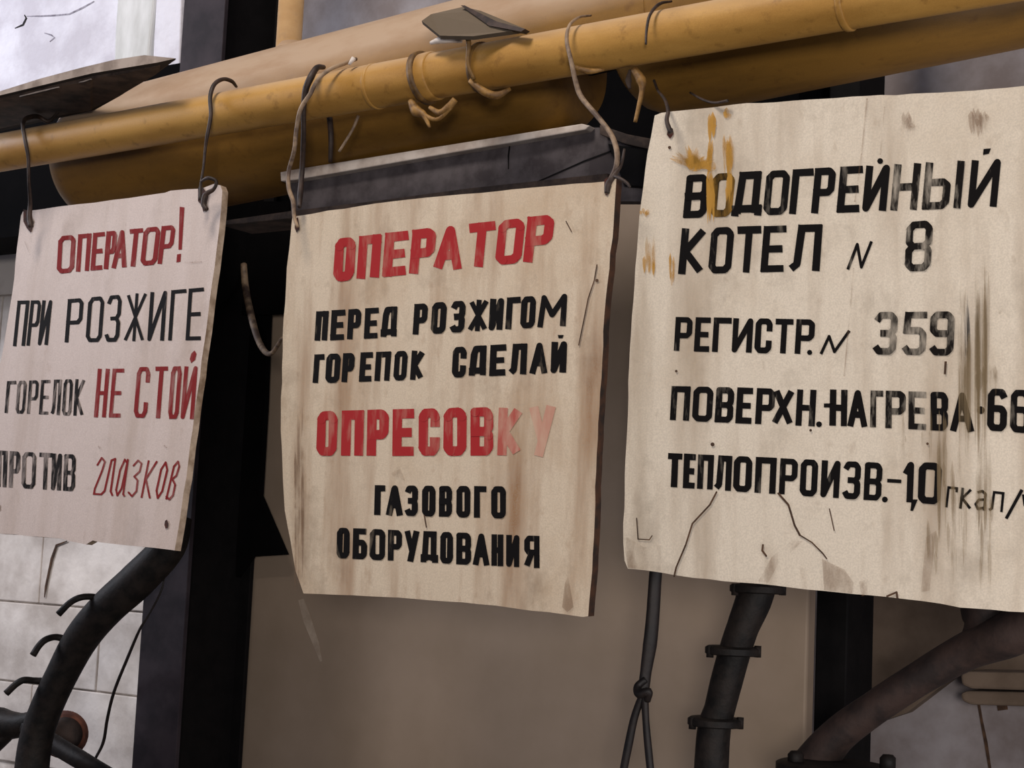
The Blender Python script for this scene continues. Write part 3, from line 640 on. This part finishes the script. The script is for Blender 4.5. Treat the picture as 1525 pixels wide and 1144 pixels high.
k.disc((1036, 243), 13, 14); k.disc((1060, 248), 8, 10)
k.close()
k.streaks(1056, 205, 1066, 262, 9, 3, 6, -.12); k.streaks(1076, 200, 1092, 262, 14, 3, 6); k.streaks(1054, 166, 1064, 214, 5, 4, 8); k.streaks(1078, 160, 1088, 178, 4, 4, 7)
k.streaks(1053, 250, 1064, 338, 10, 3, 6); k.streaks(1082, 250, 1090, 312, 6, 3, 5); k.streaks(955, 308, 966, 324, 6, 3, 5); k.streaks(959, 350, 976, 414, 9, 3, 6); k.streaks(996, 368, 1004, 434, 6, 2, 5)
k.build('paint_splash', 'yellow_stain', bd, 'ochre paint splashes')
k = Ink(PL_R, ST)
k.streaks(1427, 392, 1446, 700, 26, 2, 5); k.streaks(1452, 388, 1474, 700, 28, 2, 5); k.streaks(1452, 540, 1490, 590, 14, 3, 7); k.streaks(1484, 460, 1497, 474, 2, 3, 5, -.6); k.streaks(1484, 512, 1492, 524, 2, 3, 5)
k.streaks(1396, 640, 1412, 810, 10, 2, 6); k.streaks(1418, 640, 1440, 830, 12, 2, 6); k.streaks(1454, 640, 1478, 830, 14, 2, 7); k.streaks(1340, 600, 1420, 690, 10, 1.5, 3); k.streaks(1380, 770, 1480, 880, 14, 2, 6)
k.build('stain', 'brown_stain', bd, 'brown vertical streaks')
k = Ink(PL_R, ST)
k.poly([(1225, 832), (1240, 840), (1258, 848), (1272, 868), (1270, 884), (1228, 879)]); k.poly([(1280, 866), (1296, 862), (1302, 884), (1284, 888)]); k.poly([(1130, 866), (1150, 830), (1180, 805), (1196, 806), (1160, 840), (1145, 868)])
k.poly([(934, 800), (960, 815), (985, 812), (985, 850), (936, 846), (932, 820)]); k.line([(1292, 148), (1284, 230), (1274, 300)], 2.5); k.line([(1272, 400), (1266, 470), (1258, 560)], 2); k.line([(1318, 160), (1312, 230)], 2)
k.streaks(1345, 165, 1370, 215, 8, 4, 9); k.streaks(1445, 160, 1480, 205, 8, 4, 9)
k.poly([(1380, 800), (1395, 790), (1385, 880), (1372, 882)])
k.build('stain', 'faint_stain', bd, 'faint brown stains')
k = Ink(PL_R, ST)
k.line([(1068, 733), (1058, 752), (1032, 780), (1022, 812), (1008, 845), (1005, 858)], 2.6); k.line([(1160, 735), (1175, 752), (1184, 782), (1192, 797)], 3); k.line([(1192, 797), (1210, 808), (1226, 824), (1232, 832)], 2)
k.line([(949, 772), (951, 803), (968, 804), (972, 798)], 1.6); k.line([(1137, 812), (1136, 820), (1142, 828)], 3); k.disc((1062, 662), 3); k.disc((1208, 641), 2); k.line([(1236, 758), (1243, 790)], 1.6); k.disc((1008, 553), 2); k.disc((1382, 661), 2)
k.line([(1322, 888), (1336, 882), (1337, 890)], 3); k.disc((998, 220), 2.4); k.line([(1409, 540), (1408, 556)], 3.5)
k.build('crack', 'crack', bd)
k = Ink(PL_R, ST); k.poly([(996, 188), (1003, 192), (1004, 200), (999, 207), (994, 201)]); k.build('nail_hole', 'rust_hole', bd)

# ------------------------------------------------------------------ hanger wires
def wire(name, pts, r, mat, label, cat='wire', **kw):
    return tag(ptube(name, pts, r, mat, None, 10, **kw), label, cat)
wire('hanger_wire', [(92, 158, 1.735), (84, 170, 1.735), (72, 181, 1.735), (56, 174, 1.72), (40, 176, 1.68), (34, 186, 1.662), (38, 212, 1.655), (42, 235, 1.66), (43, 270, 1.672), (45, 300, 1.695), (44, 322, 1.70), (46, 338, 1.70)], [2, 2, 3, 4, 3.5, 3, 3, 2.6, 2.5, 3, 4, 4], 'wire', 'dark bent wire holding the left corner of the leftmost sign')
wire('hanger_wire', [(352, 129, 1.75), (345, 121, 1.72), (332, 118, 1.69), (319, 126, 1.67), (313, 145, 1.66), (314, 172, 1.655), (309, 200, 1.655), (306, 220, 1.66), (303, 250, 1.663), (299, 275, 1.665), (298, 298, 1.662)], [2, 3, 3, 3.3, 3.2, 3, 2.8, 2.2, 1.8, 2, 3], 'wire', 'hooked wire over the pipe at the right corner of the leftmost sign')
wire('wire_knot', [(300, 270, 1.655), (310, 265, 1.65), (322, 270, 1.655), (318, 282, 1.657), (306, 290, 1.655), (303, 304, 1.655), (308, 312, 1.655)], [2, 3, 2.5, 3, 4, 4, 3], 'wire', 'twisted dark knot at the top right corner of the leftmost sign', 'knot')
wire('hanger_wire', [(530, 88, 1.71), (512, 95, 1.68), (492, 103, 1.66), (474, 118, 1.652), (462, 140, 1.65), (448, 162, 1.65), (442, 190, 1.655), (438, 225, 1.662), (430, 255, 1.672), (430, 280, 1.672), (437, 302, 1.675), (438, 322, 1.675), (443, 338, 1.675)], [3, 3.2, 3.2, 3.2, 3.5, 3.5, 3.4, 3.4, 3.3, 3.4, 3.5, 3, 2.6], 'wire_pale', 'pale painted wire holding the left corner of the middle sign')
wire('hanger_wire', [(482, 100, 1.69), (472, 101, 1.665), (463, 115, 1.652), (455, 135, 1.652), (452, 165, 1.66), (452, 200, 1.675), (450, 250, 1.70), (447, 290, 1.70), (446, 308, 1.69)], [3.5, 4.5, 5.5, 5, 4, 4, 4, 4.5, 3], 'wire', 'dark flat wire just right of the pale wire on the middle sign')
wire('hanger_wire', [(880, 23, 1.71), (862, 26, 1.68), (848, 38, 1.66), (844, 60, 1.652), (850, 88, 1.65), (857, 120, 1.655), (866, 145, 1.66), (892, 176, 1.66), (911, 202, 1.66), (919, 228, 1.66), (917, 250, 1.66), (909, 268, 1.665)], [1.6, 2, 2.4, 3, 3.4, 3.8, 4.2, 4, 4, 4.2, 4, 4], 'wire_pale', 'long pale wire holding the right corner of the middle sign')
wire('wire_knot', [(930, 222, 1.67), (925, 245, 1.665), (914, 262, 1.655), (906, 274, 1.655), (904, 288, 1.655)], [2, 2.5, 4, 5, 4], 'wire', 'dark wire loop through the top right corner of the middle sign', 'knot')
wire('wire_tail', [(914, 262, 1.655), (924, 266, 1.65), (934, 273, 1.65), (938, 279, 1.65)], [3, 2.6, 2.6, 2], 'wire', 'short loose wire end right of the middle sign corner')
wire('hanger_wire', [(974, 120, 1.74), (980, 135, 1.72), (990, 148, 1.69), (995, 165, 1.665), (993, 180, 1.66), (999, 198, 1.66)], [2, 2, 2.4, 3, 3.4, 4], 'wire', 'dark wire through the top left corner of the right sign')
wire('wire_tail', [(1028, 138, 1.74), (1046, 148, 1.70), (1064, 153, 1.68), (1084, 150, 1.675)], [1.6, 2, 2, 2.4], 'wire', 'thin wire end lying on the top edge of the right sign')
wire('hanging_drip', [(945, 104, 1.70), (955, 120, 1.70), (956, 135, 1.70), (951, 160, 1.70), (946, 182, 1.70)], [6, 8, 4, 3.4, 3], 'ochre_bit', 'long hardened ochre drip under the pipe left of the right sign', 'drip')
wire('hanging_drip', [(938, 104, 1.71), (936, 120, 1.71), (938, 132, 1.71)], [2, 5, 2], 'brown_steel', 'small brown flake under the pipe beside the long drip', 'drip')
wire('pipe_wire', [(1000, 2, 1.71), (982, 6, 1.68), (968, 22, 1.66), (963, 45, 1.655), (962, 66, 1.652)], [1.6, 2.6, 2.4, 2, 1.6], 'wire', 'short dark wire hooked over the pipe above the right sign')
wire('strap', [(491, 175, 1.75), (493, 205, 1.75), (492, 242, 1.76)], [4.5, 4, 3], 'wire', 'dark strap hanging below the pipe above the middle sign', 'strap', flat=.5)
wire('wire_tail', [(534, 172, 1.72), (524, 195, 1.72), (505, 226, 1.72)], [2.5, 2, 2], 'wire_pale', 'short pale wire end above the pale beam flange')
wire('loose_cord', [(363, 394, 2.185), (366, 430, 2.17), (374, 470, 2.12), (384, 505, 2.07), (395, 524, 2.02), (405, 526, 1.97), (415, 512, 1.95), (421, 504, 1.90), (432, 515, 1.80)], [5, 5.5, 5.5, 5, 4.5, 3.5, 3, 2.4, 1.6], 'wire_pale', 'loose grey cord curling between the left and middle signs', 'cord')
wire('thin_cable', [(246, 850, 2.02), (240, 880, 2.02), (222, 915, 2.02), (208, 938, 2.02), (190, 980, 2.04), (170, 1030, 2.06), (160, 1070, 2.08), (154, 1105, 2.1), (142, 1130, 2.1)], [1.6, 1.6, 1.6, 2, 2.4, 2.4, 2.4, 2.4, 2], 'cable', 'thin dark wire hanging left of the dark post', 'cable')

# ------------------------------------------------------------------ lower fittings
bp = empty('burner_pipe', at(60, 1144, 1.97), 'curved black iron pipe with three hooks below the leftmost sign', 'pipe')
ptube('pipe_body', [(262, 770, 2.0), (250, 815, 1.99), (205, 864, 1.98), (160, 905, 1.97), (122, 950, 1.97), (92, 1005, 1.97), (66, 1062, 1.97), (52, 1110, 1.97), (44, 1180, 1.97)], [24, 26, 28, 27, 26, 24, 24, 25, 26], 'iron', bp, 24, 6)
for pts in ([(156, 893, 1.965), (138, 889, 1.95), (120, 890, 1.93), (104, 898, 1.92), (87, 915, 1.91)], [(98, 952, 1.965), (82, 949, 1.95), (68, 953, 1.93), (58, 962, 1.92), (49, 976, 1.91)], [(72, 1015, 1.965), (52, 1014, 1.95), (36, 1013, 1.93), (24, 1019, 1.92), (9, 1033, 1.91)]):
    ptube('hook', pts, [5.5, 5, 5, 5, 5.2], 'iron', bp, 10)
va = empty('valve', at(30, 1144, 1.99), 'rusty valve body with stem at the lower left corner', 'valve')
ptube('valve_body', [(-30, 1066, 2.05), (0, 1078, 2.05), (30, 1080, 2.05), (52, 1072, 2.05)], [20, 24, 18, 14], 'iron', va, 20)
ptube('stem', [(40, 1082, 2.045), (80, 1108, 2.045), (120, 1132, 2.045), (170, 1160, 2.045)], [13, 14, 14, 12], 'iron', va, 16)
ptube('spindle', [(-10, 1118, 2.05), (10, 1096, 2.045), (22, 1082, 2.045)], [8, 10, 6], 'iron', va, 12)
vc = at(96, 1094, 2.12)
lathe('rusty_cap', vc, Vector((.75, -.62, .1)), [(-.06, .036), (-.035, .043), (-.006, .044), (0, .038), (.004, .037)], 'valve_red', va, 32)
lathe('cap_rim', vc, Vector((.75, -.62, .1)), [(.004, .031), (.012, .032), (.016, .024), (.018, .010)], 'rust_pipe', va, 32)
lg = empty('control_cable', at(950, 1144, 1.9), 'dark cable hanging from the right sign and parting into two strands', 'cable')
ptube('cable_run', [(980, 820, 1.9), (976, 860, 1.9), (972, 920, 1.9), (968, 960, 1.9), (962, 1000, 1.9), (957, 1040, 1.9)], [10, 10, 10.5, 11, 9, 9], 'cable', lg, 12, flat=.6)
ptube('knot', [(962, 1012, 1.895), (950, 1022, 1.89), (952, 1034, 1.885), (966, 1030, 1.885), (964, 1044, 1.89)], [5, 6, 7, 6, 5], 'cable', lg, 10)
ptube('strand', [(957, 1035, 1.9), (945, 1068, 1.9), (936, 1110, 1.9), (926, 1160, 1.9)], [6, 6, 6.5, 6], 'cable', lg, 10)
ptube('strand', [(960, 1035, 1.9), (962, 1075, 1.9), (965, 1110, 1.9), (970, 1160, 1.9)], [6, 5.5, 6, 6], 'cable', lg, 10)
fp = empty('flanged_pipe', at(1062, 1144, 1.95), 'upright dark iron pipe with three flanges below the right sign', 'pipe')
PP = [(1136, 850, 1.97), (1122, 895, 1.965), (1106, 935, 1.96), (1093, 975, 1.96), (1082, 1015, 1.96), (1072, 1055, 1.96), (1063, 1090, 1.96), (1058, 1170, 1.96)]
ptube('pipe_body', PP, [27, 27, 24, 24, 24, 23, 25, 26], 'iron', fp, 24, 6)
for (x, y, ln) in ((1128, 877, .1), (1091, 969, .05), (1065, 1075, .05)):
    c = at(x, y, 1.963); rf = 41/FPX*depth(c)
    o = lathe('flange', c, Vector((-.0, 0, 1)), [(-.006, rf*.93), (-.0045, rf), (.003, rf), (.0055, rf*.9), (.006, rf*.62)], 'iron', fp, 32); autosmooth(o)
    for s in (-1, 1):
        b = c+R*(s*rf*.86)-F*.012; lathe('bolt', b, Vector((0, 0, 1)), [(-.007, .005), (.008, .005)], 'iron', o, 6)
dp = empty('diagonal_pipe', at(1250, 1144, 2.05), 'rusty brown pipe rising diagonally to the lower right edge', 'pipe')
ptube('pipe_body', [(1620, 890, 2.02), (1560, 918, 2.02), (1500, 946, 2.02), (1440, 970, 2.03), (1370, 1010, 2.03), (1300, 1056, 2.03), (1245, 1098, 2.03), (1205, 1150, 2.03), (1190, 1190, 2.03)], [34, 34, 34, 28, 25, 25, 27, 33, 35], 'rust_pipe', dp, 24, 6)
ptube('branch_pipe', [(1470, 860, 2.04), (1468, 900, 2.04), (1466, 935, 2.04), (1450, 960, 2.04)], [40, 38, 32, 22], 'rust_pipe', dp, 24)
ff = empty('floor_flange', at(1250, 1144, 1.99), 'dark bolted flange at the foot of the diagonal pipe', 'flange')
c = at(1240, 1142, 1.99); o = lathe('flange_plate', c, Vector((0, 0, 1)), [(-.012, .068), (-.01, .072), (.002, .072), (.004, .068)], 'iron', ff, 40); autosmooth(o)
for x, y in ((1185, 1128), (1322, 1134)):
    b = at(x, y, 1.97); lathe('bolt', b-Vector((0, 0, .012)), Vector((0, 0, 1)), [(0, .011), (.016, .011), (.02, .007)], 'iron', ff, 6)
